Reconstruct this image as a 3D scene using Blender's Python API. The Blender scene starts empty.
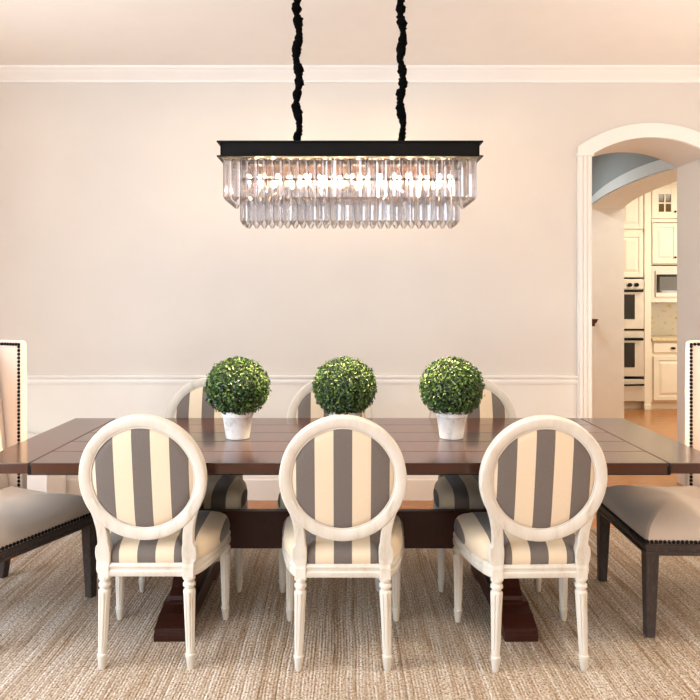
import bpy, bmesh, math, random
from mathutils import Vector, Matrix
random.seed(7)
S = bpy.context.scene
COL = S.collection
PI = math.pi

# ------------------------------------------------------------------ helpers
def lin(h):
    h = h.lstrip('#')
    v = [int(h[i:i+2], 16)/255 for i in (0, 2, 4)]
    return tuple((c/12.92 if c <= .04045 else ((c+.055)/1.055)**2.4) for c in v) + (1,)

class NT:
    def __init__(s, name):
        s.m = bpy.data.materials.new(name); s.m.use_nodes = True
        s.t = s.m.node_tree; s.b = s.t.nodes['Principled BSDF']
        s.o = s.t.nodes['Material Output']
    def n(s, typ, **kw):
        x = s.t.nodes.new(typ)
        for k, v in kw.items():
            if k.startswith('i_'): x.inputs[k[2:].replace('_', ' ')].default_value = v
            else: setattr(x, k, v)
        return x
    def l(s, a, b): s.t.links.new(a, b)
    def coords(s, scale=(1, 1, 1)):
        tc = s.n('ShaderNodeTexCoord'); mp = s.n('ShaderNodeMapping')
        mp.inputs['Scale'].default_value = scale
        s.l(tc.outputs['Object'], mp.inputs['Vector']); return mp.outputs['Vector']
    def noise(s, scale=(1, 1, 1), sc=5, detail=3, rough=.5):
        x = s.n('ShaderNodeTexNoise'); x.inputs['Scale'].default_value = sc
        x.inputs['Detail'].default_value = detail; x.inputs['Roughness'].default_value = rough
        s.l(s.coords(scale), x.inputs['Vector']); return x.outputs['Fac']
    def ramp(s, fac, stops):
        r = s.n('ShaderNodeValToRGB'); e = r.color_ramp.elements
        while len(e) < len(stops): e.new(.5)
        for el, (p, c) in zip(e, stops): el.position = p; el.color = c
        s.l(fac, r.inputs['Fac']); return r.outputs['Color']
    def bump(s, h, strength=.2, dist=.002):
        b = s.n('ShaderNodeBump'); b.inputs['Strength'].default_value = strength
        b.inputs['Distance'].default_value = dist
        s.l(h, b.inputs['Height']); s.l(b.outputs['Normal'], s.b.inputs['Normal'])
    def mix(s, fac, a, b, mode='MIX'):
        m = s.n('ShaderNodeMix'); m.data_type = 'RGBA'; m.blend_type = mode
        if isinstance(fac, float): m.inputs[0].default_value = fac
        else: s.l(fac, m.inputs[0])
        for i, v in ((6, a), (7, b)):
            if isinstance(v, tuple): m.inputs[i].default_value = v
            else: s.l(v, m.inputs[i])
        return m.outputs[2]
    def math(s, op, a, b=None):
        m = s.n('ShaderNodeMath'); m.operation = op
        for i, v in ((0, a), (1, b)):
            if v is None: continue
            if isinstance(v, (int, float)): m.inputs[i].default_value = v
            else: s.l(v, m.inputs[i])
        return m.outputs[0]
    def base(s, c, rough=.5, metal=0., spec=.5):
        if isinstance(c, tuple): s.b.inputs['Base Color'].default_value = c
        else: s.l(c, s.b.inputs['Base Color'])
        s.b.inputs['Roughness'].default_value = rough
        s.b.inputs['Metallic'].default_value = metal
        s.b.inputs['Specular IOR Level'].default_value = spec
        return s.m

def plain(name, hexc, rough=.5, metal=0., spec=.5, var=.06, sc=6, bump=0., bsc=60):
    t = NT(name); c = lin(hexc)
    d = tuple(x*(1-var) for x in c[:3]) + (1,); u = tuple(min(1, x*(1+var)) for x in c[:3]) + (1,)
    col = t.ramp(t.noise(sc=sc), [(.3, d), (.7, u)])
    if bump: t.bump(t.noise(sc=bsc, detail=4), bump)
    return t.base(col, rough, metal, spec)

class MB:
    def __init__(s): s.bm = bmesh.new()
    def face(s, vs):
        try: return s.bm.faces.new(vs)
        except ValueError: return None
    def box(s, x0, x1, y0, y1, z0, z1, M=None):
        P = [Vector((x, y, z)) for z in (z0, z1) for y in (y0, y1) for x in (x0, x1)]
        if M is not None: P = [M @ p for p in P]
        v = [s.bm.verts.new(p) for p in P]
        for q in ((0, 2, 3, 1), (4, 5, 7, 6), (0, 1, 5, 4), (2, 6, 7, 3), (0, 4, 6, 2), (1, 3, 7, 5)):
            s.face([v[i] for i in q])
        return s
    def hexa(s, bot, top):                    # 4+4 points
        v = [s.bm.verts.new(p) for p in list(bot)+list(top)]
        for q in ((3, 2, 1, 0), (4, 5, 6, 7), (0, 1, 5, 4), (1, 2, 6, 5), (2, 3, 7, 6), (3, 0, 4, 7)):
            s.face([v[i] for i in q])
        return s
    def loft(s, rings, closed=True, caps=True):
        R = [[s.bm.verts.new(p) for p in r] for r in rings]
        n = len(R[0])
        for a, b in zip(R, R[1:]):
            for i in range(n if closed else n-1):
                s.face((a[i], a[(i+1) % n], b[(i+1) % n], b[i]))
        if caps: s.face(R[0][::-1]); s.face(R[-1])
        return s
    def prism(s, poly, d):                    # polygon of 3D points extruded by vector d
        d = Vector(d)
        return s.loft([[Vector(p) for p in poly], [Vector(p)+d for p in poly]])
    def lathe(s, prof, p0=(0, 0, 0), p1=None, seg=24, flute=None):
        """prof = [(r, z)]; z along the axis p0->p1 (default straight up)"""
        p0 = Vector(p0)
        if p1 is None: ax = Vector((0, 0, 1)); shear = Vector((0, 0, 0))
        else:
            p1 = Vector(p1); h = p1.z-p0.z; shear = Vector(((p1.x-p0.x)/h, (p1.y-p0.y)/h, 0))
        rings = []
        for r, z in prof:
            ring = []
            for i in range(seg):
                a = 2*PI*i/seg; rr = r
                if flute and flute[0] <= z <= flute[1]:
                    rr = r*(1-.20*max(0, math.cos(flute[2]*a+PI))**3)
                ring.append(p0+Vector((rr*math.cos(a), rr*math.sin(a), z))+shear*z)
            rings.append(ring)
        return s.loft(rings)
    def tube(s, path, rad, seg=10, close=False):
        path = [Vector(p) for p in path]; n = len(path)
        rings = []
        prev = None
        for i, p in enumerate(path):
            if close: t = path[(i+1) % n]-path[i-1]
            else: t = path[min(i+1, n-1)]-path[max(i-1, 0)]
            t.normalize()
            if prev is None:
                up = Vector((0, 0, 1)) if abs(t.z) < .9 else Vector((1, 0, 0))
                u = t.cross(up).normalized()
            else:
                u = (prev-t*prev.dot(t)).normalized()
            prev = u; v = t.cross(u)
            r = rad[i] if isinstance(rad, (list, tuple)) else rad
            rings.append([p+(u*math.cos(2*PI*k/seg)+v*math.sin(2*PI*k/seg))*r for k in range(seg)])
        if close:
            R = [[s.bm.verts.new(q) for q in r] for r in rings]
            for i in range(n):
                a, b = R[i], R[(i+1) % n]
                for k in range(seg): s.face((a[k], a[(k+1) % seg], b[(k+1) % seg], b[k]))
            return s
        return s.loft(rings)
    def sphere(s, c, r, u=12, v=8, sq=(1, 1, 1)):
        M = Matrix.Translation(c) @ Matrix.Diagonal((*sq, 1))
        bmesh.ops.create_uvsphere(s.bm, u_segments=u, v_segments=v, radius=r, matrix=M); return s
    def build(s, name, mat, parent=None, smooth=False, bevel=0., seg=2, angle=35):
        bmesh.ops.recalc_face_normals(s.bm, faces=s.bm.faces)
        me = bpy.data.meshes.new(name); s.bm.to_mesh(me); s.bm.free()
        me.materials.append(mat)
        o = bpy.data.objects.new(name, me); COL.objects.link(o)
        if parent: o.parent = parent
        if smooth:
            me.shade_smooth()
            if smooth != 'all': me.set_sharp_from_angle(angle=math.radians(angle))
        if bevel:
            b = o.modifiers.new('bevel', 'BEVEL'); b.width = bevel; b.segments = seg; b.limit_method = 'ANGLE'
            b.angle_limit = math.radians(40)
        return o

def tag(o, label, cat, group=None):
    o['label'] = label; o['category'] = cat
    if group: o['group'] = group
    return o
def thing(name, label, cat, loc=(0, 0, 0), rz=0, group=None):
    o = bpy.data.objects.new(name, None); COL.objects.link(o)
    o.empty_display_size = .1
    o.location = loc; o.rotation_euler = (0, 0, rz)
    return tag(o, label, cat, group)
def struct(o): o['kind'] = 'structure'; return o
def dup(root, loc, rz, label, group=None):
    def cp(o, parent):
        c = o.copy(); COL.objects.link(c); c.parent = parent
        for ch in o.children: cp(ch, c)
        return c
    kids = list(root.children)
    r = root.copy(); COL.objects.link(r)
    for ch in kids: cp(ch, r)
    r.location = loc; r.rotation_euler = (0, 0, rz); r['label'] = label
    if group: r['group'] = group
    return r
def catmull(P, n=8, closed=False):
    P = [Vector(p) for p in P]; out = []
    N = len(P)
    for i in range(N if closed else N-1):
        if closed: a, b, c, d = P[i-1], P[i], P[(i+1) % N], P[(i+2) % N]
        else: a, b, c, d = P[max(i-1, 0)], P[i], P[i+1], P[min(i+2, N-1)]
        for k in range(n):
            t = k/n
            out.append(.5*((2*b)+(c-a)*t+(2*a-5*b+4*c-d)*t*t+(3*b-a-3*c+d)*t**3))
    if not closed: out.append(P[-1])
    return out

# ------------------------------------------------------------------ materials
M = {}
M['wall'] = plain('wall_paint', '#DDD6CE', .9, spec=.2, var=.015, sc=3, bump=.03, bsc=300)
M['dado'] = plain('dado_paint', '#E9E5DE', .5, spec=.3, var=.01)
M['white'] = plain('trim_paint', '#F1EEE9', .45, spec=.35, var=.01)
M['ceil'] = plain('ceiling_paint', '#F0EBE5', .9, spec=.2, var=.01)
M['hallwall'] = plain('hall_wall_shaded', '#8B9598', .85, spec=.2, var=.02)  # the hall's shade and blue daylight are put into this wall colour
M['halltrim'] = plain('hall_trim_cool_lit', '#C4CFD2', .5, spec=.3, var=.02)  # white trim, tinted blue-grey to carry the cool light on it
M['jamb'] = plain('jamb_paint', '#EDEAE4', .7, spec=.3, var=.02)
M['kitchen'] = plain('cabinet_paint', '#EFE6D3', .4, spec=.4, var=.03)
M['black'] = plain('black_metal', '#0B0908', .6, 0, .15, var=.1)
M['bronze'] = plain('dark_bronze', '#2A1B11', .3, .8, var=.1)
M['steel'] = plain('stainless', '#D4CCBF', .45, .4, var=.04)
M['blackglass'] = plain('black_glass', '#0B0908', .08, spec=.6)
M['greyglass'] = plain('microwave_window', '#5A574F', .4, spec=.6)
M['nail'] = plain('nailhead_metal', '#1E1716', .3, .8, var=.1)
M['counter'] = plain('stone_counter', '#D9C7A0', .25, var=.1, sc=30)
M['knobwood'] = plain('peg_wood', '#4A1E12', .4, var=.15)
M['dark'] = plain('dark_subboard', '#160A06', .6)  # dark board under the plank gaps

def stripe_mat():
    t = NT('striped_fabric')
    tc = t.n('ShaderNodeTexCoord'); sx = t.n('ShaderNodeSeparateXYZ'); t.l(tc.outputs['Object'], sx.inputs[0])
    q = t.math('MODULO', t.math('FLOOR', t.math('DIVIDE', t.math('ADD', sx.outputs['X'], .035+.7), .07)), 2)
    w = t.noise((1, 1, 1), 260, 2)
    cre = t.mix(w, lin('#CDB99C'), lin('#DAC8AE')); gre = t.mix(w, lin('#5F5650'), lin('#726861'))
    t.bump(t.noise(sc=500, detail=2), .15, .001)
    t.b.inputs['Sheen Weight'].default_value = .15
    return t.base(t.mix(q, gre, cre), .85, 0, .2)
M['stripe'] = stripe_mat()

def cream_wood():
    t = NT('cream_painted_wood')
    n = t.noise((1, 1, .3), 22, 5, .6)
    c = t.ramp(n, [(.25, lin('#B3A68F')), (.42, lin('#C8BFB1')), (.75, lin('#D2CBC0'))])
    t.bump(t.noise((1, 1, .2), 90), .08)
    return t.base(c, .5, 0, .35)
M['cream'] = cream_wood()

def linen():
    t = NT('taupe_linen')
    n = t.noise(sc=7); w = t.noise((1, 1, 1), 320, 2)
    c = t.mix(w, t.ramp(n, [(.3, lin('#A8988A')), (.7, lin('#B5A698'))]), lin('#BBAE9F'))
    t.bump(w, .12, .001)
    t.b.inputs['Sheen Weight'].default_value = .3
    return t.base(c, .62, 0, .3)
M['linen'] = linen()

def linen_light():
    t = NT('pale_linen')
    w = t.noise((1, 1, 1), 320, 2)
    c = t.mix(w, lin('#D3C3B6'), lin('#DFD0C5')); t.bump(w, .1, .001)
    return t.base(c, .8, 0, .25)
M['linen2'] = linen_light()

def dark_wood(name, scale, cols, rough, spec=.5):
    t = NT(name)
    n1 = t.noise(scale, 9, 6, .62); n2 = t.noise((.8, .8, .8), 2.2, 2)
    c = t.mix(.28, t.ramp(n1, [(.25, lin(cols[0])), (.5, lin(cols[1])), (.8, lin(cols[2]))]), t.ramp(n2, [(.3, lin(cols[0])), (.7, lin(cols[2]))]))
    t.bump(n1, .06, .001)
    return t.base(c, rough, 0, spec)
MAH = ('#190803', '#301308', '#472211')
def polish(m):
    b = m.node_tree.nodes['Principled BSDF']; b.inputs['Coat Weight'].default_value = .45; b.inputs['Coat Roughness'].default_value = .15; return m
M['top_x'] = dark_wood('mahogany_planks', (1.2, 14, 14), MAH, .2, .6)
M['top_y'] = dark_wood('mahogany_breadboard', (14, 1.2, 14), MAH, .2, .6)
polish(M['top_x']); polish(M['top_y'])
M['base_w'] = dark_wood('mahogany_base', (8, 8, 2), ('#1C0803', '#30120A', '#40190C'), .42, .3)
M['weather'] = dark_wood('weathered_wood', (22, 22, 4), ('#1E1816', '#362D29', '#5E544E'), .55, .3)

def rug_mat():
    t = NT('jute_weave')
    tc = t.n('ShaderNodeTexCoord'); sx = t.n('ShaderNodeSeparateXYZ'); t.l(tc.outputs['Object'], sx.inputs[0])
    dz = t.noise((1, .5, 1), 3, 3)
    u = t.math('DIVIDE', t.math('ADD', sx.outputs['X'], t.math('MULTIPLY', dz, .035)), .0125)
    wn = t.n('ShaderNodeTexWhiteNoise'); wn.noise_dimensions = '1D'; t.l(t.math('FLOOR', u), wn.inputs['W'])
    fr = t.math('ABSOLUTE', t.math('SUBTRACT', t.math('FRACT', u), .5))      # 0 mid rib .. .5 groove
    st = t.noise((1, .05, 1), 30, 4, .7)
    tone = t.math('ADD', t.math('MULTIPLY', wn.outputs['Value'], .34), t.math('MULTIPLY', st, .76))
    c = t.ramp(tone, [(.30, lin('#8A7058')), (.40, lin('#B5A18B')), (.60, lin('#C8B8A6')), (.80, lin('#DAD1C6'))])
    wv = t.noise((1, .8, 1), 120, 3, .65)
    w2 = t.noise((1, .8, 1), 85, 2, .5)
    c = t.mix(t.ramp(wv, [(.46, (0, 0, 0, 1)), (.62, (.95, .95, .95, 1))]), c, lin('#7E6046'))
    c = t.mix(t.ramp(w2, [(.54, (0, 0, 0, 1)), (.72, (.45, .45, .45, 1))]), c, lin('#EEE6DB'))
    c = t.mix(t.ramp(fr, [(.36, (0, 0, 0, 1)), (.5, (.25, .25, .25, 1))]), c, lin('#7A5C3E'))
    sk = t.noise((1, .03, 1), 75, 2, .5)
    c = t.mix(t.ramp(sk, [(.60, (0, 0, 0, 1)), (.68, (.6, .6, .6, 1))]), c, lin('#84603C'))
    h = t.math('ADD', t.math('MULTIPLY', t.math('SUBTRACT', .5, fr), 1.4), t.math('ADD', wv, w2))
    t.bump(h, .8, .007)
    return t.base(c, .95, 0, .1)
M['rug'] = rug_mat()

def floor_mat():
    t = NT('oak_floor')
    br = t.n('ShaderNodeTexBrick'); t.l(t.coords((1, 1, 1)), br.inputs['Vector'])
    br.offset = .37
    for k, v in (('Color1', lin('#A4662F')), ('Color2', lin('#B97B42')), ('Mortar', lin('#5E3517'))): br.inputs[k].default_value = v
    br.inputs['Scale'].default_value = 1; br.inputs['Brick Width'].default_value = 1.1; br.inputs['Row Height'].default_value = .085
    br.inputs['Mortar Size'].default_value = .0015
    g = t.ramp(t.noise((1.5, 18, 1), 7, 5), [(.3, lin('#8F5526')), (.7, lin('#CC9058'))])
    return t.base(t.mix(.4, br.outputs['Color'], g), .22, 0, .5)
M['floor'] = floor_mat()

def crystal_mat():
    t = NT('cut_crystal')
    nt = t.t
    tr = t.n('ShaderNodeBsdfTransparent'); tr.inputs['Color'].default_value = (.86, .86, .88, 1)
    gl = t.n('ShaderNodeBsdfGlass'); gl.inputs['IOR'].default_value = 1.5; gl.inputs['Roughness'].default_value = 0
    gl.inputs['Color'].default_value = (.88, .86, .85, 1)
    gy = t.n('ShaderNodeBsdfGlossy'); gy.inputs['Roughness'].default_value = .05; gy.inputs['Color'].default_value = (.9, .9, .92, 1)
    m1 = t.n('ShaderNodeMixShader'); m1.inputs[0].default_value = .6
    t.l(tr.outputs[0], m1.inputs[1]); t.l(gl.outputs[0], m1.inputs[2])
    fr = t.n('ShaderNodeLayerWeight'); fr.inputs['Blend'].default_value = .35
    m2 = t.n('ShaderNodeMixShader'); t.l(t.math('MULTIPLY', fr.outputs['Fresnel'], .8), m2.inputs[0])
    t.l(m1.outputs[0], m2.inputs[1]); t.l(gy.outputs[0], m2.inputs[2])
    t.l(m2.outputs[0], t.o.inputs['Surface'])
    return t.m
M['crystal'] = crystal_mat()

def leaf_mat():
    t = NT('boxwood_leaf')
    g = t.n('ShaderNodeNewGeometry')
    c = t.ramp(g.outputs['Random Per Island'], [(0, lin('#14260A')), (.35, lin('#243F12')), (.7, lin('#3B5D1D')), (.92, lin('#587729')), (1, lin('#7E9240'))])
    t.b.inputs['Subsurface Weight'].default_value = 0
    return t.base(c, .38, 0, .5)
M['leaf'] = leaf_mat()
M['leafcore'] = plain('boxwood_twigs', '#1A2410', .9, var=.3, sc=60)

def pot_mat():
    t = NT('whitewashed_clay')
    n = t.noise((1, 1, 1), 14, 5, .6)
    c = t.ramp(n, [(.3, lin('#B3AAA2')), (.45, lin('#E2DCD6')), (.7, lin('#F2EFEB'))])
    t.bump(t.noise(sc=40, detail=4), .15)
    return t.base(c, .85, 0, .2)
M['pot'] = pot_mat()

def tile_mat():
    t = NT('floral_tile')
    n = t.noise((1, 1, 1), 14, 2); n2 = t.noise((1, 1, 1), 30, 2)
    c = t.ramp(n, [(.56, lin('#F6F1E6')), (.64, lin('#E9DA8C')), (.76, lin('#CDB94E'))])
    c = t.mix(t.math('MULTIPLY', n2, .4), c, lin('#F2EADB'))
    return t.base(c, .25, 0, .4)
M['tile'] = tile_mat()

def emit(name, col, st):
    t = NT(name); t.b.inputs['Emission Color'].default_value = col; t.b.inputs['Emission Strength'].default_value = st
    return t.base(col, .5)
M['bulb'] = emit('lit_bulb', (1, .76, .46, 1), 9500)

# ------------------------------------------------------------------ camera
HC = 1.41
cam = bpy.data.cameras.new('camera'); co = bpy.data.objects.new('camera', cam); COL.objects.link(co)
co.location = (0, 0, HC); co.rotation_euler = (PI/2, 0, 0)
cam.lens = 36; cam.sensor_width = 36; cam.shift_x = 5/700; cam.shift_y = -50/700; cam.clip_start = .05
S.camera = co

# ------------------------------------------------------------------ room shell
FZ = -.012                       # bare floor; the rug's top is z = 0
YB, TH = 4.985, .484             # back wall and its thickness
CZ = 3.05
XL, XR, YR = -3.1, 3.3, -2.3
struct(MB().box(XL-.1, 6.1, YR-.1, 10.2, FZ-.1, FZ).build('floor', M['floor']))
struct(MB().box(XL-.1, 6.1, YR-.1, 10.2, CZ, CZ+.1).build('ceiling', M['ceil']))
LW = (-1.2, 2.4); LZ0, LZ1 = .30, 2.78
b = MB(); b.box(XL-.1, XL, YR, LW[0], FZ, CZ); b.box(XL-.1, XL, LW[1], YB+TH, FZ, CZ)
b.box(XL-.1, XL, LW[0], LW[1], FZ, LZ0); b.box(XL-.1, XL, LW[0], LW[1], LZ1, CZ)
struct(b.build('wall_left', M['wall']))
struct(MB().box(XR, XR+.1, YR, YB, FZ, CZ).build('wall_right', M['wall']))

def arc_pts(c, hw, z0, rise, n=28, ell=False):
    """arch curve from left spring to right spring as (u, z)"""
    if ell: return [(c-hw*math.cos(PI*i/n), z0+rise*math.sin(PI*i/n)) for i in range(n+1)]
    R = (hw*hw+rise*rise)/(2*rise); a = math.asin(hw/R)
    return [(c+R*math.sin(-a+2*a*i/n), z0+rise-R+R*math.cos(-a+2*a*i/n)) for i in range(n+1)]
def arch_wall(u0, u1, pts, top, f, d):
    """wall with an arched opening; f maps (u,z)->3D, d extrusion"""
    b = MB(); p = [(pts[0][0], FZ)]+pts+[(pts[-1][0], FZ)]
    b.prism([f(u0, FZ), f(pts[0][0], FZ), f(pts[0][0], pts[0][1]), f(pts[0][0], top), f(u0, top)], d)
    b.prism([f(pts[-1][0], FZ), f(u1, FZ), f(u1, top), f(pts[-1][0], top), f(pts[-1][0], pts[-1][1])], d)
    for (a, za), (c, zc) in zip(pts, pts[1:]):
        b.prism([f(a, za), f(c, zc), f(c, top), f(a, top)], d)
    return b
AC, AH, AS, AR = 2.173, .421, 2.443, .121
a1 = arc_pts(AC, AH, AS, AR)
fx = lambda u, z: Vector((u, YB, z))
struct(arch_wall(XL, XR+.1, a1, CZ, fx, (0, TH, 0)).build('wall_back', M['wall']))

# casing of the arch: fluted uprights and a smooth arched head
b = MB(); W = .10
for sgn in (-1, 1):
    e = AC+sgn*AH; x0, x1 = sorted((e, e+sgn*W))
    b.box(x0, x1, YB-.018, YB, FZ, AS-.012)
    for k in range(3):
        c0 = x0+.012+k*.030
        b.box(c0, c0+.017, YB-.026, YB-.016, FZ+.18, AS-.012)
    b.box(x0-.006, x1+.006, YB-.03, YB, FZ, FZ+.18)
    b.box(x0-.006-(.004 if sgn > 0 else 0), x1+.006+(.004 if sgn < 0 else 0), YB-.034, YB, AS-.012, AS+.012)
R1 = (AH*AH+AR*AR)/(2*AR); zc = AS+AR-R1; R2 = R1+W
am = math.asin(AH/R1); n = 36; HW = AH+W
inn = [(AC+R1*math.sin(-am+2*am*i/n), zc+R1*math.cos(-am+2*am*i/n)) for i in range(n+1)]
ao = math.asin(HW/R2)
out = [(AC+R2*math.sin(-ao+2*ao*i/n), zc+R2*math.cos(-ao+2*ao*i/n)) for i in range(n+1)]
for i in range(n):
    q = [inn[i], inn[i+1], out[i+1], out[i]]
    b.prism([Vector((u, YB-.028, z)) for u, z in q], (0, .028, 0))
b.prism([Vector((u, YB-.028, z)) for u, z in [(AC-HW, AS), (AC-AH, AS), out[0]]], (0, .028, 0))
b.prism([Vector((u, YB-.028, z)) for u, z in [(AC+HW, AS), (AC+AH, AS), out[-1]]], (0, .028, 0))
struct(b.build('trim_1', M['white']))

# profile trims along X on the back wall
def run_trim(name, prof, x0, x1, mat):
    b = MB(); b.prism([Vector((x0, YB-d, z)) for d, z in prof], (x1-x0, 0, 0))
    return struct(b.build(name, mat, smooth=True, angle=25))
XE = AC-AH-W
run_trim('trim_2', [(0, .812), (.012, .814), (.016, .826), (.016, .834), (.008, .840), (.008, .850), (.022, .856), (.026, .866), (.022, .872), (0, .874)], XL, XE, M['white'])
run_trim('trim_6', [(0, .16), (.004, .16), (.004, .815), (0, .815)], XL, XE, M['dado'])
run_trim('trim_3', [(0, 2.955), (.012, 2.957), (.016, 2.970), (.03, 2.985), (.055, 3.005), (.075, 3.02), (.082, 3.03), (.095, 3.034), (.10, 3.05), (0, 3.05)], XL, XR, M['white'])
bp = [(0, FZ), (.018, FZ), (.018, .130), (.012, .142), (.012, .150), (.006, .165), (0, .167)]
run_trim('baseboard_back', bp, XL, XE, M['white'])
run_trim('baseboard_back_right', bp, AC+AH+W, XR, M['white'])
b = MB(); b.box(XL, XL+.018, YR, YB, FZ, .16); struct(b.build('baseboard_left', M['white'], bevel=.004))
b = MB(); b.box(XR-.018, XR, YR, YB, FZ, .16); struct(b.build('baseboard_right', M['white'], bevel=.004))

# rear wall (behind the viewpoint) with two tall windows
WIN = [(-2.6, -.35), (.45, 2.7)]
WZ0, WZ1 = .45, 2.75
b = MB(); xs = [XL-.1, WIN[0][0], WIN[0][1], WIN[1][0], WIN[1][1], XR+.1]
b.box(xs[0], xs[5], YR-.12, YR, FZ, WZ0); b.box(xs[0], xs[5], YR-.12, YR, WZ1, CZ)
for i in (0, 2, 4): b.box(xs[i], xs[i+1], YR-.12, YR, WZ0, WZ1)
struct(b.build('wall_rear', M['wall']))
for i, (a, c) in enumerate(WIN):
    b = MB()
    for x in (a, (a+c)/2-.02, c-.04): b.box(x, x+.04, YR-.09, YR-.05, WZ0, WZ1)
    for z in (WZ0, (WZ0+WZ1)/2, WZ1-.04): b.box(a, c, YR-.09, YR-.05, z, z+.04)
    struct(b.build('window_%d' % (i+1), M['white']))

b = MB()
for y, wd_ in ((LW[0], .04), (.58, .045), (LW[1]-.04, .04)): b.box(XL-.08, XL-.05, y, y+wd_, LZ0, LZ1)
for z in (LZ0, LZ1-.04): b.box(XL-.08, XL-.05, LW[0]+.04, LW[1]-.04, z, z+.04)
struct(b.build('window_3', M['white']))

# hall and kitchen behind the arch
HX, HT = 2.733, .367
a2 = arc_pts(6.62, 1.17, 2.43, .10, ell=True)
fy = lambda u, z: Vector((HX, u, z))
struct(arch_wall(YB+TH, 10, a2, CZ, fy, (HT, 0, 0)).build('wall_hall', M['hallwall']))
b = MB()                                    # cream lining of that opening
prof = [(a2[0][0], FZ)]+a2+[(a2[-1][0], FZ)]
for (u, z), (v, w) in zip(prof, prof[1:]):
    def shr(u, z): return (6.62+(u-6.62)*.992, z-(.010 if z > 1 else 0))
    (u2, z2), (v2, w2) = shr(u, z), shr(v, w)
    b.prism([fy(u, z), fy(v, w), fy(v2, w2), fy(u2, z2)], (HT+.002, 0, 0))
struct(b.build('trim_4', M['jamb']))
b = MB()                                    # trim band round it on the hall side, cool light painted in
outb = [(6.62+(u-6.62)*1.085, 2.43+(z-2.43)*2.0+.012) for u, z in a2]
for i in range(len(a2)-1):
    b.prism([Vector((HX-.015, u, z)) for u, z in (a2[i], a2[i+1], outb[i+1], outb[i])], (.015, 0, 0))
b.box(HX-.015, HX, 7.79, 7.89, FZ, 2.442)
struct(b.build('trim_5', M['halltrim']))
struct(MB().box(.5, .6, YB+TH, 10.1, FZ, CZ).build('wall_hall_left', M['wall']))
struct(MB().box(.5, 6.1, 9.75, 9.85, FZ, CZ).build('wall_kitchen', M['kitchen']))
struct(MB().box(6.0, 6.1, YB+TH, 9.85, FZ, CZ).build('wall_kitchen_right', M['kitchen']))
struct(MB().box(XR+.1, 6.1, YB+TH-.1, YB+TH, FZ, CZ).build('wall_kitchen_front', M['kitchen']))

# ------------------------------------------------------------------ rug
o = MB().box(-1.80, 1.98, 1.2, 4.33, FZ, 0).build('area_rug', M['rug'], bevel=.004)
tag(o, 'large tan jute rug with a ribbed weave lying under the dining table', 'rug')

# ------------------------------------------------------------------ dining table
T = thing('dining_table', 'long mahogany trestle dining table with plank top in the middle of the room', 'table', (0, 3.272, 0))
Y0, Y1 = 2.748-3.272, 3.797-3.272
ZT, ZB = .77, .727
XA, XB_, XS, XF = -1.463, 1.507, -1.240, 1.272
b = MB(); n = 5; w = (Y1-Y0)/n
for k in range(n):
    b.box(XS+.003, XF-.003, Y0+k*w+(.0015 if k else 0), Y0+(k+1)*w-(.0015 if k < n-1 else 0), ZB, ZT)
b.build('tabletop', M['top_x'], T, bevel=.002)
for x0, x1 in ((XA, XS-.003), (XF+.003, XB_)):
    MB().box(x0, x1, Y0, Y1, ZB, ZT).build('breadboard_end', M['top_y'], T, bevel=.004)
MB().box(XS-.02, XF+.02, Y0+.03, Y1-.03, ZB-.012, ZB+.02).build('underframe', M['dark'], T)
for x in (XS, XF):
    b = MB(); b.box(x-.007, x+.007, Y0-.0015, Y0+.02, ZB-.003, ZT-.010); b.build('leaf_latch', M['black'], T, bevel=.002)
half = [(-.387, 0), (-.387, .032), (-.378, .036), (-.378, .05), (-.345, .06), (-.30, .078), (-.24, .088), (-.225, .098)]
for cx in (-.72, .728):
    P = half+[(-y, z) for y, z in half[::-1]]+[(.25, 0), (.22, .018), (-.22, .018), (-.25, 0)]
    MB().prism([Vector((cx-.07, y, z)) for y, z in P], (.14, 0, 0)).build('trestle_foot', M['base_w'], T, bevel=.003)
    up = [(-.215, .09), (-.21, .115), (-.17, .135), (-.135, .165), (-.100, .20), (-.075, .26), (-.055, .32), (-.052, .42), (-.052, .56), (-.075, .62), (-.11, .67), (-.30, .70), (-.40, .715)]
    P = up+[(-y, z) for y, z in up[::-1]]
    MB().prism([Vector((cx-.05, y, z)) for y, z in P], (.10, 0, 0)).build('trestle_post', M['base_w'], T, bevel=.003)
MB().box(-.86, .87, -.052, -.008, .266, .437).build('stretcher', M['base_w'], T, bevel=.003)

# ------------------------------------------------------------------ striped round-back chairs
def outline(P, n=6):
    """mirror a half outline (x>=0, rear centre -> front centre) into a closed loop"""
    h = catmull(P, n)
    return [Vector((p.x, p.y, 0)) for p in h]+[Vector((-p.x, p.y, 0)) for p in h[-2:0:-1]]
def levels(loop, L, cen=(0, .02)):
    c = Vector((cen[0], cen[1], 0)); rings = []
    for off, z in L:
        ring = []
        for p in loop:
            d = p-c; q = c+d*max(.02, 1+off/d.length) if not isinstance(off, str) else c
            ring.append(Vector((q.x, q.y, z)))
        rings.append(ring)
    return rings

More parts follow.
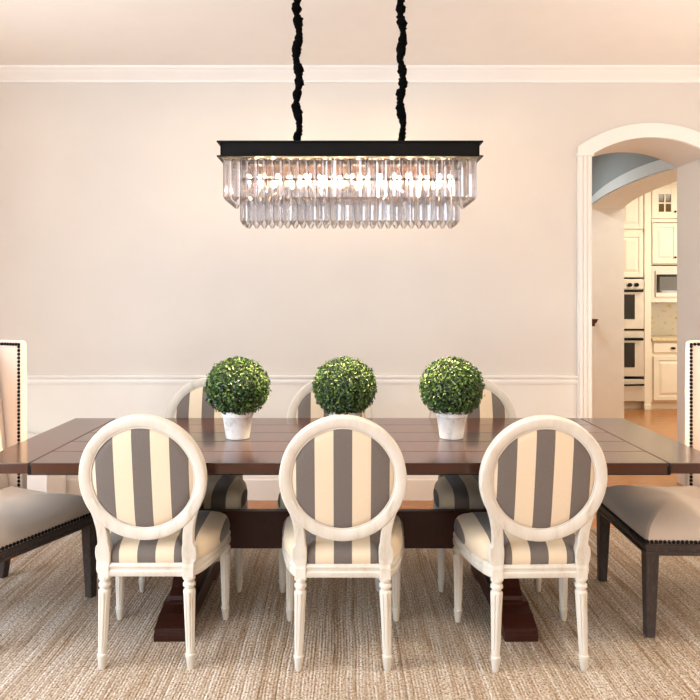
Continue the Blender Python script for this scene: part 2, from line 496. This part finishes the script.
def make_chair(label):
    t = thing('dining_chair', label, 'chair', group='striped round-back dining chairs')
    cm = M['cream']
    leg = [(.011, 0), (.0135, .006), (.0165, .038), (.0195, .048), (.0195, .056), (.016, .060), (.0160, .066), (.0165, .075), (.0172, .09), (.0225, .275), (.0235, .292), (.0225, .298), (.0175, .303), (.0175, .310), (.0235, .314), (.0235, .324), (.019, .328), (.019, .336), (.0235, .340), (.0235, .352)]
    for sx in (-1, 1):
        for front in (1, 0):
            p0 = (sx*.2335, .205, 0) if front else (sx*.170, -.208, 0)
            p1 = (sx*.2315, .203, .35) if front else (sx*.1615, -.195, .35)
            pf = leg if front else leg
            MB().lathe(pf, p0, p1, 32, (.085, .28, 8)).build('leg', cm, t, smooth=True, angle=30)
    # seat rail with moulding
    lo = outline([(0, -.213), (.10, -.212), (.180, -.205), (.222, -.12), (.250, .02), (.262, .13), (.258, .19), (.228, .232), (.12, .248), (0, .252)])
    MB().loft(levels(lo, [(-.012, .350), (-.004, .352), (0, .360), (0, .372), (-.005, .376), (-.005, .384), (-.001, .388), (-.001, .394), (-.010, .402)])).build('seat_frame', cm, t, smooth=True, angle=40)
    # cushion (striped), narrower at the rear between the posts
    lc = outline([(0, -.203), (.12, -.202), (.136, -.19), (.142, -.172), (.196, -.150), (.226, -.08), (.246, .03), (.255, .13), (.250, .185), (.222, .225), (.12, .240), (0, .244)], 5)
    MB().loft(levels(lc, [(-.004, .396), (.003, .41), (.005, .428), (.001, .448), (-.010, .463), (-.028, .474), (-.06, .484), (-.11, .491), (-.17, .496), (-.30, .498)])).build('seat_cushion', M['stripe'], t, smooth=True, angle=60)
    # leaning back: local plane coords (x, z) -> y
    lean = lambda z: -.195-max(0, z-.42)*.16
    for sx in (-1, 1):
        C = [(.1615, .345, .044), (.1615, .400, .044), (.1640, .412, .053), (.1655, .440, .058), (.1645, .468, .053), (.1620, .480, .042), (.1630, .51, .041), (.166, .54, .040), (.174, .58, .040), (.188, .625, .038), (.200, .66, .032)]
        cc = catmull(C, 4); rings = []
        for x, z, wd in cc:
            y = lean(z); dp = .021 if z < .40 else .018
            rings.append([Vector((sx*x+a*wd/2, y+b_*dp, z)) for a, b_ in ((-1, -1), (1, -1), (1, 1), (-1, 1))])
        MB().loft(rings).build('back_post', cm, t, bevel=.004)
    zc0, yc = .741, lean(.741); tl = math.atan(.16)
    def onback(r, th, d, ez=1.02, ey=0):     # d: offset along the back's normal (towards the front)
        r *= 1.015; x = r*math.cos(th); z = r*math.sin(th)*ez
        return Vector((x, yc-z*math.sin(tl)+d*math.cos(tl)+ey, zc0+z*math.cos(tl)+d*math.sin(tl)))
    sec = [(.191, -.006), (.195, -.013), (.200, -.015), (.205, -.017), (.229, -.0205), (.2335, -.0185), (.2355, -.014), (.2355, .014), (.2335, .0185), (.229, .0205), (.205, .017), (.200, .015), (.195, .013), (.191, .006)]
    N = 72; R = []
    b = MB()
    for i in range(N):
        th = 2*PI*i/N
        k = 1.0+.012*max(0, -math.sin(th))
        R.append([b.bm.verts.new(onback(r*(k if r > .21 else 1), th, d)) for r, d in sec])
    for i in range(N):
        a, c = R[i], R[(i+1) % N]
        for j in range(len(sec)): b.face((a[j], a[(j+1) % len(sec)], c[(j+1) % len(sec)], c[j]))
    b.build('back_frame', cm, t, smooth=True, angle=50)
    b = MB(); N = 48
    prof = [(.192, -.004), (.186, -.010), (.165, -.013), (.12, -.015), (.06, -.016), (.004, -.016)]
    fr = [(.004, .034), (.06, .033), (.12, .029), (.165, .021), (.186, .013), (.192, .004)]
    rings = [[onback(r, 2*PI*i/N, d) for i in range(N)] for r, d in prof]
    b.loft(rings)
    rings = [[onback(r, 2*PI*i/N, d) for i in range(N)] for r, d in fr]
    b.loft(rings)
    b.build('back_panel', M['stripe'], t, smooth=True, angle=60)
    wl = MB().tube([onback(.1915, 2*PI*i/64, -.010) for i in range(64)], .0028, 6, True)
    wl.tube([onback(.1915, 2*PI*i/64, .012) for i in range(64)], .0028, 6, True)
    p = wl.build('welt', M['cream'], t, smooth='all')
    return t

GC = 'striped round-back dining chairs'
c0 = make_chair('round-back chair striped grey and cream, nearest left, seen from behind, partly hiding left end of stretcher')
c0.location = (-.761, 2.888, 0)
c0['label'] = 'striped round-back chair seen from behind, leftmost of the three on the near side'
dup(c0, (-.008, 2.876, 0), 0, 'striped round-back chair seen from behind, middle of the three, hiding the central plant pot')
dup(c0, (.735, 2.872, 0), .03, 'striped round-back chair seen from behind, rightmost of the three on the near side')
dup(c0, (-.747, 3.592, 0), PI, 'striped round-back chair across the table facing us, behind the left boxwood ball')
dup(c0, (-.075, 3.592, 0), PI+.03, 'striped round-back chair across the table facing us, behind the middle boxwood ball')
dup(c0, (.700, 3.592, 0), PI, 'striped round-back chair across the table facing us, behind the right boxwood ball')

# ------------------------------------------------------------------ wing chairs at the table ends
def make_wing(label):
    t = thing('wing_chair', label, 'chair', group='nailhead wing chairs at the table ends')
    wd = M['weather']
    def leg(x0, y0, x1, y1, a, c):          # foot -> top square leg
        f = lambda x, y, h, z: [Vector((x-h, y-h, z)), Vector((x+h, y-h, z)), Vector((x+h, y+h, z)), Vector((x-h, y+h, z))]
        MB().hexa(f(x0, y0, a, 0), f(x1, y1, c, .352)).build('leg', wd, t, bevel=.004)
    for sx in (-1, 1):
        leg(sx*.292, .268, sx*.288, .262, .019, .028)
        leg(sx*.305, -.315, sx*.283, -.235, .018, .027)
    b = MB()                                 # four-sided rail with a bead along its foot
    b.box(-.316, .316, -.27, .290, .345, .398)
    b.box(-.322, .322, -.276, .296, .352, .362)
    b.box(-.319, .319, -.273, .293, .374, .386)
    b.build('seat_frame', wd, t, bevel=.003)
    lp = outline([(0, -.25), (.20, -.25), (.305, -.245), (.316, -.20), (.317, 0), (.317, .25), (.312, .284), (.27, .292), (.1, .294), (0, .294)], 6)
    s = MB().loft(levels(lp, [(-.004, .394), (0, .402), (0, .412), (-.004, .428), (-.014, .446), (-.035, .464), (-.07, .482), (-.12, .498), (-.18, .508), (-.24, .513), (-.30, .515)])).build('seat_cushion', M['linen'], t, smooth='all')
    b = MB(); zN = .404
    for k in range(34):
        x = -.31+.62*k/33; b.sphere((x, .2945, zN), .0085, 8, 6)
    for sx in (-1, 1):
        for k in range(29): b.sphere((sx*.3175, .285-.018*k, zN), .0085, 8, 6)
    b.build('nailhead_trim', M['nail'], s, smooth='all')
    # back
    B = MB(); rings = []
    for z, yf, th in ((.40, -.215, .07), (.60, -.232, .085), (.85, -.262, .085), (1.05, -.292, .08), (1.17, -.312, .07), (1.195, -.322, .05)):
        rings.append([Vector((-.262, yf-th, z)), Vector((.262, yf-th, z)), Vector((.262, yf, z)), Vector((.20, yf+.008, z)), Vector((0, yf+.014, z)), Vector((-.20, yf+.008, z)), Vector((-.262, yf, z))])
    B.loft(rings).build('backrest', M['linen2'], t, smooth=True, bevel=.008, angle=50)
    for sx in (-1, 1):
        xs = sorted((sx*.264, sx*.304))
        poly = [(-.285, .40), (-.145, .40), (-.145, .60), (-.146, 1.00), (-.147, 1.16), (-.150, 1.20), (-.165, 1.207), (-.385, 1.207), (-.378, 1.12), (-.335, .70)]
        w = MB().prism([Vector((xs[0], y, z)) for y, z in poly], (xs[1]-xs[0], 0, 0)).build('wing', M['linen2'], t, bevel=.008, seg=3, smooth=True)
        b = MB(); xi = sx*.2625
        zz = .42
        while zz < 1.18: b.sphere((xi, -.160, zz), .0085, 8, 6); zz += .0185
        yy = -.160
        while yy > -.37: b.sphere((xi, yy, 1.19), .0085, 8, 6); yy -= .0185
        b.build('nailhead_trim', M['nail'], w, smooth='all')
    return t
w0 = make_wing('pale linen wing chair with dark nailheads at the left end of the table')
w0.location = (-1.568, 3.163, 0); w0.rotation_euler = (0, 0, math.radians(-112.5))
dup(w0, (1.553, 3.222, 0), math.radians(88.3), 'pale linen wing chair with dark nailheads at the right end of the table')

# ------------------------------------------------------------------ boxwood balls
def make_box(label):
    t = thing('potted_boxwood', label, 'plant', group='boxwood balls on the table')
    MB().lathe([(.050, 0), (.054, .002), (.0575, .025), (.0685, .100), (.0695, .101), (.0725, .103), (.0765, .125), (.0745, .129), (.066, .129), (.064, .115), (.002, .115)], seg=40).build('pot', M['pot'], t, smooth=True, angle=40)
    cz = .236; r0 = .140
    MB().sphere((0, 0, cz), r0-.016, 24, 16, (1, 1, .94)).build('twigs', M['leafcore'], t, smooth='all')
    b = MB(); rnd = random.Random(3)
    N = 4300
    for i in range(N):
        z = 1-2*(i+.5)/N; ph = i*2.399963+rnd.uniform(-.3, .3)
        q = math.sqrt(max(0, 1-z*z)); nv = Vector((q*math.cos(ph), q*math.sin(ph), z))
        r = r0+rnd.gauss(0, .0055)
        nv2 = (nv+Vector((rnd.gauss(0, .5), rnd.gauss(0, .5), rnd.gauss(.15, .5)))).normalized()
        tv = nv2.cross(Vector((rnd.gauss(0, 1), rnd.gauss(0, 1), rnd.gauss(0, 1)))).normalized()
        sv = nv2.cross(tv)
        L = rnd.uniform(.0062, .0098); Wd = L*.56
        p = Vector((nv.x*r, nv.y*r, nv.z*r*.94+cz))
        if p.z < .121: continue
        f = nv2*(.0022)
        v = [b.bm.verts.new(x) for x in (p-tv*L, p+sv*Wd-tv*L*.1+f, p+tv*L, p-sv*Wd-tv*L*.1+f)]
        b.face((v[0], v[1], v[2])); b.face((v[0], v[2], v[3]))
    b.build('foliage', M['leaf'], t)
    return t
p0 = make_box('clipped boxwood ball in a whitewashed pot, leftmost of the three on the table')
p0.location = (-.498, 3.25, ZT)
dup(p0, (-.002, 3.25, ZT), 1.9, 'clipped boxwood ball in the middle, its whitewashed pot hidden behind a chair back')
dup(p0, (.494, 3.25, ZT), 4.0, 'clipped boxwood ball in a whitewashed pot, rightmost of the three on the table')

# ------------------------------------------------------------------ chandelier
CX, CY = .022, 3.27
M['plate'] = plain('dark_plate', '#0C0805', .5, 0, .1)
L = thing('chandelier', 'rectangular black-framed chandelier with two tiers of clear crystal prisms above the table', 'chandelier', (CX, CY, 2.050))
bk = M['black']
HX_, HY_ = .578, .15
b = MB()                                     # channel-shaped band with lips above and below
for y0, y1 in ((-HY_, -HY_+.006), (HY_-.006, HY_)): b.box(-HX_, HX_, y0, y1, 0, .066)
for x0, x1 in ((-HX_, -HX_+.006), (HX_-.006, HX_)): b.box(x0, x1, -HY_, HY_, 0, .066)
for z in (-.003, .062):
    for y0, y1 in ((-HY_-.013, -HY_+.004), (HY_-.004, HY_+.013)): b.box(-HX_-.014, HX_+.014, y0, y1, z, z+.006)
    for x0, x1 in ((-HX_-.014, -HX_+.004), (HX_-.004, HX_+.014)): b.box(x0, x1, -HY_, HY_, z, z+.006)
b.build('frame', bk, L)
MB().box(-HX_+.004, HX_-.004, -HY_+.004, HY_-.004, .004, .012).build('ceiling_plate', M['plate'], L)
b = MB()                                     # inner rail that carries the lower tier, on rods
ix, iy, iz = .49, .085, -.088
for y in (-iy, iy): b.box(-ix, ix, y-.006, y+.006, iz-.010, iz+.002)
for x in (-ix, ix): b.box(x-.004, x+.004, -iy, iy, iz-.008, iz+.002)
for k in range(13):
    x = -.468+.078*k
    for y in (-iy, iy): b.box(x-.005, x+.005, y-.004, y+.004, iz, .006)
for y in (-iy, iy): b.box(-ix, ix, y-.005, y+.005, -.026, -.004)  # extra dark rails added to imitate the plate's dark reflection
b.build('inner_rail', M['bronze'], L)
def crystal_mesh(h, w):
    b = MB(); prof = [(.3, -.001), (1, -.008), (1, -h+.020), (.30, -h)]
    rings = []
    for k, z in prof:
        rings.append([Vector((k*w*x, k*w*y, z)) for x, y in ((-1, -.12), (-.30, -.62), (.30, -.62), (1, -.12), (1, .12), (.30, .62), (-.30, .62), (-1, .12))])
    b.loft(rings); return b
def place(src, lst, x, y, z, rz):
    lst.append((x, y, z, rz))
spots = []                                   # (mesh kind, x, y, z, rot) nearest first
no, ni = 30, 27
for i in range(no): spots.append((0, -.550+1.100*i/(no-1), -HY_+.014, -.004, 0))
for i in range(ni): spots.append((1, -.482+.964*i/(ni-1), -iy, iz-.004, 0))
for i in range(6):
    for sx in (-1, 1): spots.append((0, sx*.552, -HY_+.05+i*.04, -.004, PI/2))
for i in range(4):
    for sx in (-1, 1): spots.append((1, sx*.486, -iy+.034+i*.034, iz-.004, PI/2))
back = [(1, -.482+.964*i/(ni-1), iy, iz-.004, 0) for i in range(ni)]+[(0, -.550+1.100*i/(no-1), HY_-.014, -.004, 0) for i in range(no)]
nown = 100-len(spots); spots += back[:nown]; rest = back[nown:]
protos = [crystal_mesh(.193, .0180).build('crystal', M['crystal'], L), crystal_mesh(.206, .0174).build('crystal', M['crystal'], L)]
used = [False, False]
for k, x, y, z, rz in spots:
    o = protos[k]
    if used[k]: o = protos[k].copy(); COL.objects.link(o); o.parent = L
    used[k] = True
    o.location = (x, y, z); o.rotation_euler = (0, 0, rz+random.uniform(-.12, .12))
b = MB()
for k, x, y, z, rz in rest:
    m = protos[k].data; T_ = Matrix.Translation((x, y, z))
    vs = [b.bm.verts.new(T_ @ v.co) for v in m.vertices]
    for f in m.polygons: b.face([vs[i] for i in f.vertices])
o = b.build('crystal_row', M['crystal'], L); o['kind'] = 'stuff'
for k in range(10):                          # candle bulbs
    x = -.42+.84*k/9
    h = MB().lathe([(.009, 0), (.009, .06), (.012, .06), (.012, .066)], (x, 0, -.062), seg=12).build('socket', M['bronze'], L, smooth=True)
    MB().lathe([(.002, 0), (.006, -.005), (.008, -.014), (.008, -.024), (.005, -.036), (.001, -.046)], (x, 0, -.064), seg=14).build('bulb', M['bulb'], h, smooth='all')
for k, dx in enumerate((-.243, .243)):       # gathered fabric sleeves over the chains
    rnd = random.Random(11+k); path = []; rad = []
    z = .066; zt = CZ-2.050; ph = rnd.uniform(0, 6)
    i = 0; wob = 0
    while z < zt-.025:
        tt = (z-.066)/(zt-.066)
        puff = abs(math.sin(z*38+ph+1.2*math.sin(z*17)))**1.5
        path.append((dx+.007*math.sin(z*29+ph)+rnd.gauss(0, .0022), rnd.gauss(0, .0022), z))
        rad.append(.013+.009*puff*min(1, tt*5+.3)+rnd.uniform(-.002, .002)); z += .006
    b = MB().tube(path, rad, 14)
    rr = random.Random(5+k)
    for v in b.bm.verts: v.co += Vector((rr.gauss(0, .0014), rr.gauss(0, .0014), 0))
    b.build('chain_sleeve', plain('black_sleeve%d' % k, '#050505', .9, spec=.05, var=.2, sc=80), L, smooth='all')
    MB().lathe([(.006, 0), (.05, .0), (.055, .006), (.055, .024), (.002, .026)], (dx, 0, zt-.026), seg=24).build('canopy', bk, L, smooth=True)

# ------------------------------------------------------------------ small white bench in the left corner
t = thing('bench', 'low white bench with rounded top against the back wall behind the left wing chair', 'bench', (-2.35, 4.78, FZ))
b = MB(); b.box(-.38, .385, -.16, .16, .06, .40); b.build('body', M['white'], t, bevel=.008)
b = MB(); pr = [(-.40, .40), (.25, .40), (.27, .42), (.25, .445), (.19, .472), (.08, .490), (-.25, .492), (-.36, .48), (-.41, .45)]
b.prism([Vector((x, -.16, z)) for x, z in pr], (0, .33, 0)); b.build('cushion', M['white'], t, bevel=.012, seg=3, smooth=True)
for sx in (-1, 1):
    for sy in (-1, 1):
        MB().box(sx*.34-.025, sx*.34+.025, sy*.13-.025, sy*.13+.025, 0, .06).build('leg', M['white'], t)

# ------------------------------------------------------------------ kitchen run seen through the arches
KY = 9.09; SK = 77.0
kx = lambda p: (p-345)/SK
kz = lambda p: HC+(300-p)/SK
KB = 9.745
cab = M['kitchen']
def panel_door(name, x0, x1, z0, z1, parent, knob=None, glass=False, y=KY):
    b = MB(); f = .055
    if glass:
        f = .085
        b.box(x0, x0+f, y-.022, y-.001, z0, z1); b.box(x1-f, x1, y-.022, y-.001, z0, z1)
        b.box(x0+f+.0005, x1-f-.0005, y-.0215, y-.001, z0, z0+f); b.box(x0+f+.0005, x1-f-.0005, y-.0215, y-.001, z1-f, z1)
        xm, zm = (x0+x1)/2, (z0+z1)/2
        b.box(xm-.009, xm+.009, y-.02, y-.009, z0+f, z1-f); b.box(x0+f, xm-.0095, y-.019, y-.009, zm-.009, zm+.009); b.box(xm+.0095, x1-f, y-.019, y-.009, zm-.009, zm+.009)
    else:
        b.box(x0+.001, x1-.001, y-.018, y-.001, z0+.001, z1-.001)
        for q in ((x0, x0+f, z0, z1), (x1-f, x1, z0, z1), (x0+f+.0005, x1-f-.0005, z0, z0+f), (x0+f+.0005, x1-f-.0005, z1-f, z1)): b.box(q[0], q[1], y-.030, y-.0185, q[2], q[3])
        if x1-x0 > 2*f+.06 and z1-z0 > 2*f+.06:
            b.hexa([Vector((x0+f+.012, y-.019, z0+f+.012)), Vector((x1-f-.012, y-.019, z0+f+.012)), Vector((x1-f-.012, y-.019, z1-f-.012)), Vector((x0+f+.012, y-.019, z1-f-.012))],
                   [Vector((x0+f+.045, y-.031, z0+f+.045)), Vector((x1-f-.045, y-.031, z0+f+.045)), Vector((x1-f-.045, y-.031, z1-f-.045)), Vector((x0+f+.045, y-.031, z1-f-.045))])
    d = b.build(name, cab, parent, bevel=.003)
    if glass: MB().box(x0+f, x1-f, y-.008, y-.003, z0+f, z1-f).build('pane', plain('cabinet_glass', '#5E4A22', .1, spec=.5), d)
    if knob:
        MB().sphere((knob[0], y-.042, knob[1]), .014, 12, 8).build('knob', M['bronze'], d, smooth='all')
    return d
XO0, XO1 = 3.20, 3.872
t = thing('oven_cabinet', 'tall cream kitchen cabinet built around the double oven', 'cabinet', (0, 0, 0))
b = MB()
b.box(XO0-.09, XO0, KY, KB, FZ, 3.0); b.box(XO1+.004, XO1+.09, KY-.03, KB, FZ, 3.0)
b.box(XO0, XO1, KY, KB, 1.70, 3.0); b.box(XO0, XO1, KY+.06, KB, FZ, kz(402.5)); b.box(XO0, XO1, KB-.06, KB, .1, 1.72)
b.build('carcass', cab, t, bevel=.003)
MB().box(XO1-.002, XO1+.088, KY-.045, KY+.06, FZ, .055).build('foot_block', cab, t, bevel=.004)
b = MB(); b.box(XO0-.088, XO1+.088, KY-.06, KB-.01, 2.96, 3.01); b.box(XO0-.088, XO1+.088, KY-.036, KB-.01, 2.90, 2.96); b.build('cornice', cab, t, bevel=.01)
for x0, x1 in ((XO0+.01, (XO0+XO1)/2-.004), ((XO0+XO1)/2+.004, XO1-.01)):
    panel_door('door', x0, x1, kz(277), kz(233), t)
    panel_door('door', x0, x1, kz(229), kz(186), t)

t = thing('double_oven', 'stainless double wall oven with black windows in the tall cream cabinet', 'oven', (0, 0, 0))
st = M['steel']; x0, x1 = XO0+.006, XO1-.004; xw = kx(633.5)
MB().box(x0, x1, KY, KY+.55, kz(376.5), kz(279)).build('body', st, t, bevel=.003)
c = MB().box(x0, x1, KY-.03, KY, kz(289), kz(279.5)).build('control_panel', st, t, bevel=.003)
for x in (kx(628.5), kx(635.2), kx(620), kx(612)):
    b = MB(); b.tube([(x, KY-.03, kz(285)), (x, KY-.06, kz(285))], .026, 14); b.build('knob', M['black'], c, smooth=True)
for za, zb, wa, wb, hz in ((330.5, 290, 319, 294.5, 291), (376, 338, 367, 342.5, 339)):
    d = MB().box(x0, x1, KY-.035, KY, kz(za), kz(zb)).build('oven_door', st, t, bevel=.004)
    MB().box(x0+.12, xw, KY-.042, KY-.03, kz(wa), kz(wb)).build('window', M['blackglass'], d)
    b = MB(); b.tube([(x0+.05, KY-.075, kz(hz)), (x1-.03, KY-.075, kz(hz))], .016, 10)
    for x in (x0+.08, x1-.06): b.tube([(x, KY-.03, kz(hz)), (x, KY-.075, kz(hz))], .010, 8)
    b.build('handle', M['black'], d, smooth=True)
MB().box(x0, x1, KY-.03, KY-.002, kz(337.5), kz(331)).build('vent_strip', M['steel'], t)
MB().box(x0, x1, KY-.038, KY-.028, kz(330.2), kz(328.6)).build('vent_slot', M['black'], t)
t = thing('warming_drawer', 'stainless warming drawer below the double oven', 'drawer', (0, 0, 0))
MB().box(x0, x1, KY-.05, KY+.45, kz(401), kz(379)).build('drawer_front', st, t, bevel=.006)
b = MB(); b.tube([(x0+.08, KY-.085, kz(385)), (xw+.1, KY-.085, kz(384))], .012, 10)
for x in (x0+.1, xw+.07): b.tube([(x, KY-.05, kz(384.7)), (x, KY-.085, kz(384.7))], .008, 8)
b.build('handle', M['black'], t, smooth=True)

XC0, XC1 = kx(650.5), kx(650.5)+.70
t = thing('upper_cabinet', 'cream upper kitchen cabinet with small glazed doors above the microwave', 'cabinet', (0, 0, 0))
b = MB(); b.box(XC0, XC1, KY, KB, kz(265), 3.0); b.box(XC0, XC1, KY-.035, KB, 2.91, 3.0); b.box(XC0, XC1, KY-.034, KY, kz(222.5), kz(219.5))
b.build('carcass', cab, t, bevel=.003)
xm = (XC0+XC1)/2
for x0, x1, kn in ((XC0+.012, xm-.006, xm-.045), (xm+.006, XC1-.012, xm+.045)):
    panel_door('glazed_door', x0, x1, kz(218.5), kz(188), t, (kn, kz(212)), True)
    panel_door('door', x0, x1, kz(263.5), kz(223.5), t, (kn, kz(257.5)))
t = thing('microwave', 'built-in stainless microwave under the cream upper cabinet', 'microwave', (0, 0, 0))
MB().box(XC0+.002, XC1, KY-.01, KY+.45, kz(302.5), kz(266)).build('trim_kit', st, t, bevel=.003)
d = MB().box(XC0+.055, XC1-.06, KY-.03, KY-.009, kz(297), kz(271)).build('door', st, t, bevel=.003)
MB().box(XC0+.065, XC1-.15, KY-.036, KY-.029, kz(292.5), kz(274.5)).build('window_frame', M['blackglass'], d)
MB().box(XC0+.10, XC1-.21, KY-.040, KY-.035, kz(290.5), kz(277)).build('window', M['greyglass'], d)
o = MB().box(XC0+.002, XC1, KB-.032, KB, kz(338), kz(303)).build('backsplash', M['tile'])
tag(o, 'white tile backsplash with yellow flowers above the kitchen counter', 'backsplash')
o = MB().box(XC0+.002, XC1, KY-.05, KB-.033, kz(341), kz(338)).build('countertop', M['counter'], bevel=.006)
tag(o, 'beige stone countertop on the cream base cabinet below the microwave', 'countertop')
t = thing('base_cabinet', 'cream base cabinet with a bronze-knobbed drawer below the kitchen counter', 'cabinet', (0, 0, 0))
b = MB(); b.box(XC0+.002, XC1, KY, KB, kz(402), kz(341.1)); b.box(XC0+.002, XC1, KY+.05, KB, FZ, kz(402)); b.build('carcass', cab, t, bevel=.003)
d = MB().box(XC0+.03, XC1-.03, KY-.025, KY, kz(352.5), kz(343)).build('drawer_front', cab, t, bevel=.005)
MB().sphere(((kx(672)), KY-.036, kz(348)), .022, 12, 8, (1.5, .8, .7)).build('pull', M['bronze'], d, smooth='all')
panel_door('door', XC0+.03, xm+.10, kz(400), kz(356), t)
panel_door('door', xm+.11, XC1-.03, kz(400), kz(356), t)

# brown peg on the far jamb of the hall opening
b = MB(); b.hexa([Vector((2.70, 7.70, 1.155)), Vector((2.765, 7.70, 1.155)), Vector((2.765, 7.76, 1.155)), Vector((2.70, 7.76, 1.155))],
                 [Vector((2.69, 7.69, 1.20)), Vector((2.785, 7.69, 1.20)), Vector((2.785, 7.779, 1.20)), Vector((2.69, 7.779, 1.20))])
b.box(2.72, 2.76, 7.72, 7.778, 1.12, 1.156)
o = b.build('wall_peg', M['knobwood'], bevel=.004)
tag(o, 'small dark brown wooden peg sticking out beside the arch trim in the hall', 'peg')

# ------------------------------------------------------------------ light
def area(name, loc, rot, sx, sy, power, col):
    l = bpy.data.lights.new(name, 'AREA'); l.shape = 'RECTANGLE'; l.size = sx; l.size_y = sy; l.energy = power; l.color = col
    o = bpy.data.objects.new(name, l); COL.objects.link(o); o.location = loc; o.rotation_euler = rot; return o
for i, (a, c) in enumerate(WIN):
    area('window_daylight', ((a+c)/2, YR-.04, (WZ0+WZ1)/2), (PI/2, 0, 0), c-a, WZ1-WZ0, (10, 8)[i], (.80, .90, 1))
area('window_daylight', (XL-.12, (LW[0]+LW[1])/2, (LZ0+LZ1)/2), (PI/2, 0, -PI/2), LW[1]-LW[0], LZ1-LZ0, 300, (.76, .88, 1))
def spot(name, loc, power, col=(1, .87, .70), r=.08, ang=130, up=False):
    l = bpy.data.lights.new(name, 'SPOT'); l.energy = power; l.color = col; l.shadow_soft_size = r
    l.spot_size = math.radians(ang); l.spot_blend = .7
    o = bpy.data.objects.new(name, l); COL.objects.link(o); o.location = loc
    if up: o.rotation_euler = (PI, 0, 0)
    return o
for x, y, e in ((-2.2, 3.7, 8), (2.4, 3.7, 30), (-1.3, 2.2, 45), (1.5, 2.3, 130), (0, 1.6, 45)):  # unseen downlights added to brighten the rug and back wall
    spot('ceiling_fill', (x, y, CZ-.02), e, ang=110)
for x, y, e in ((-2.6, 3.0, 30), (2.75, 3.0, 42), (-2.4, -.9, 50), (2.6, -.9, 50)):   # unseen uplights added to brighten ceiling and walls
    spot('uplight_fill', (x, y, 1.7), e, (1, .96, .90), .2, 160, True)
def lamp(name, loc, power, col, r=.12):
    l = bpy.data.lights.new(name, 'POINT'); l.energy = power; l.color = col; l.shadow_soft_size = r
    o = bpy.data.objects.new(name, l); COL.objects.link(o); o.location = loc
lamp('side_fill', (2.5, .9, 1.1), 50, (1, .80, .55))  # unseen warm light added to lift the rug on the right
lamp('unseen_corner_light', (-2.75, 4.3, .75), 2.5, (1, .82, .56))
lamp('unseen_corner_light', (2.95, 4.1, .62), 20, (1, .82, .56))  # added here to brighten the rug under the table and the baseboard
area('kitchen_light', (4.4, 7.5, CZ-.02), (0, 0, 0), 1.6, 1.2, 60, (1, .92, .78))
lamp('kitchen_fill', (5.2, 7.2, 1.5), 34, (1, .93, .80), .25)  # unseen point light added to lift the ovens and lower cabinets
area('hall_light', (1.7, 7.2, CZ-.02), (0, 0, 0), .4, .4, 26, (1, .98, .95))

w = bpy.data.worlds.new('world'); S.world = w; w.use_nodes = True
bg = w.node_tree.nodes['Background']; bg.inputs[0].default_value = (.75, .85, 1, 1); bg.inputs[1].default_value = .6
S.view_settings.view_transform = 'Standard'; S.view_settings.look = 'None'
S.view_settings.gamma = 1; S.view_settings.exposure = .04
S.view_settings.use_curve_mapping = False
cy = S.cycles
cy.max_bounces = 12; cy.transparent_max_bounces = 24; cy.transmission_bounces = 10; cy.sample_clamp_indirect = 8
cy.use_denoising = True
cy.caustics_reflective = False; cy.caustics_refractive = False
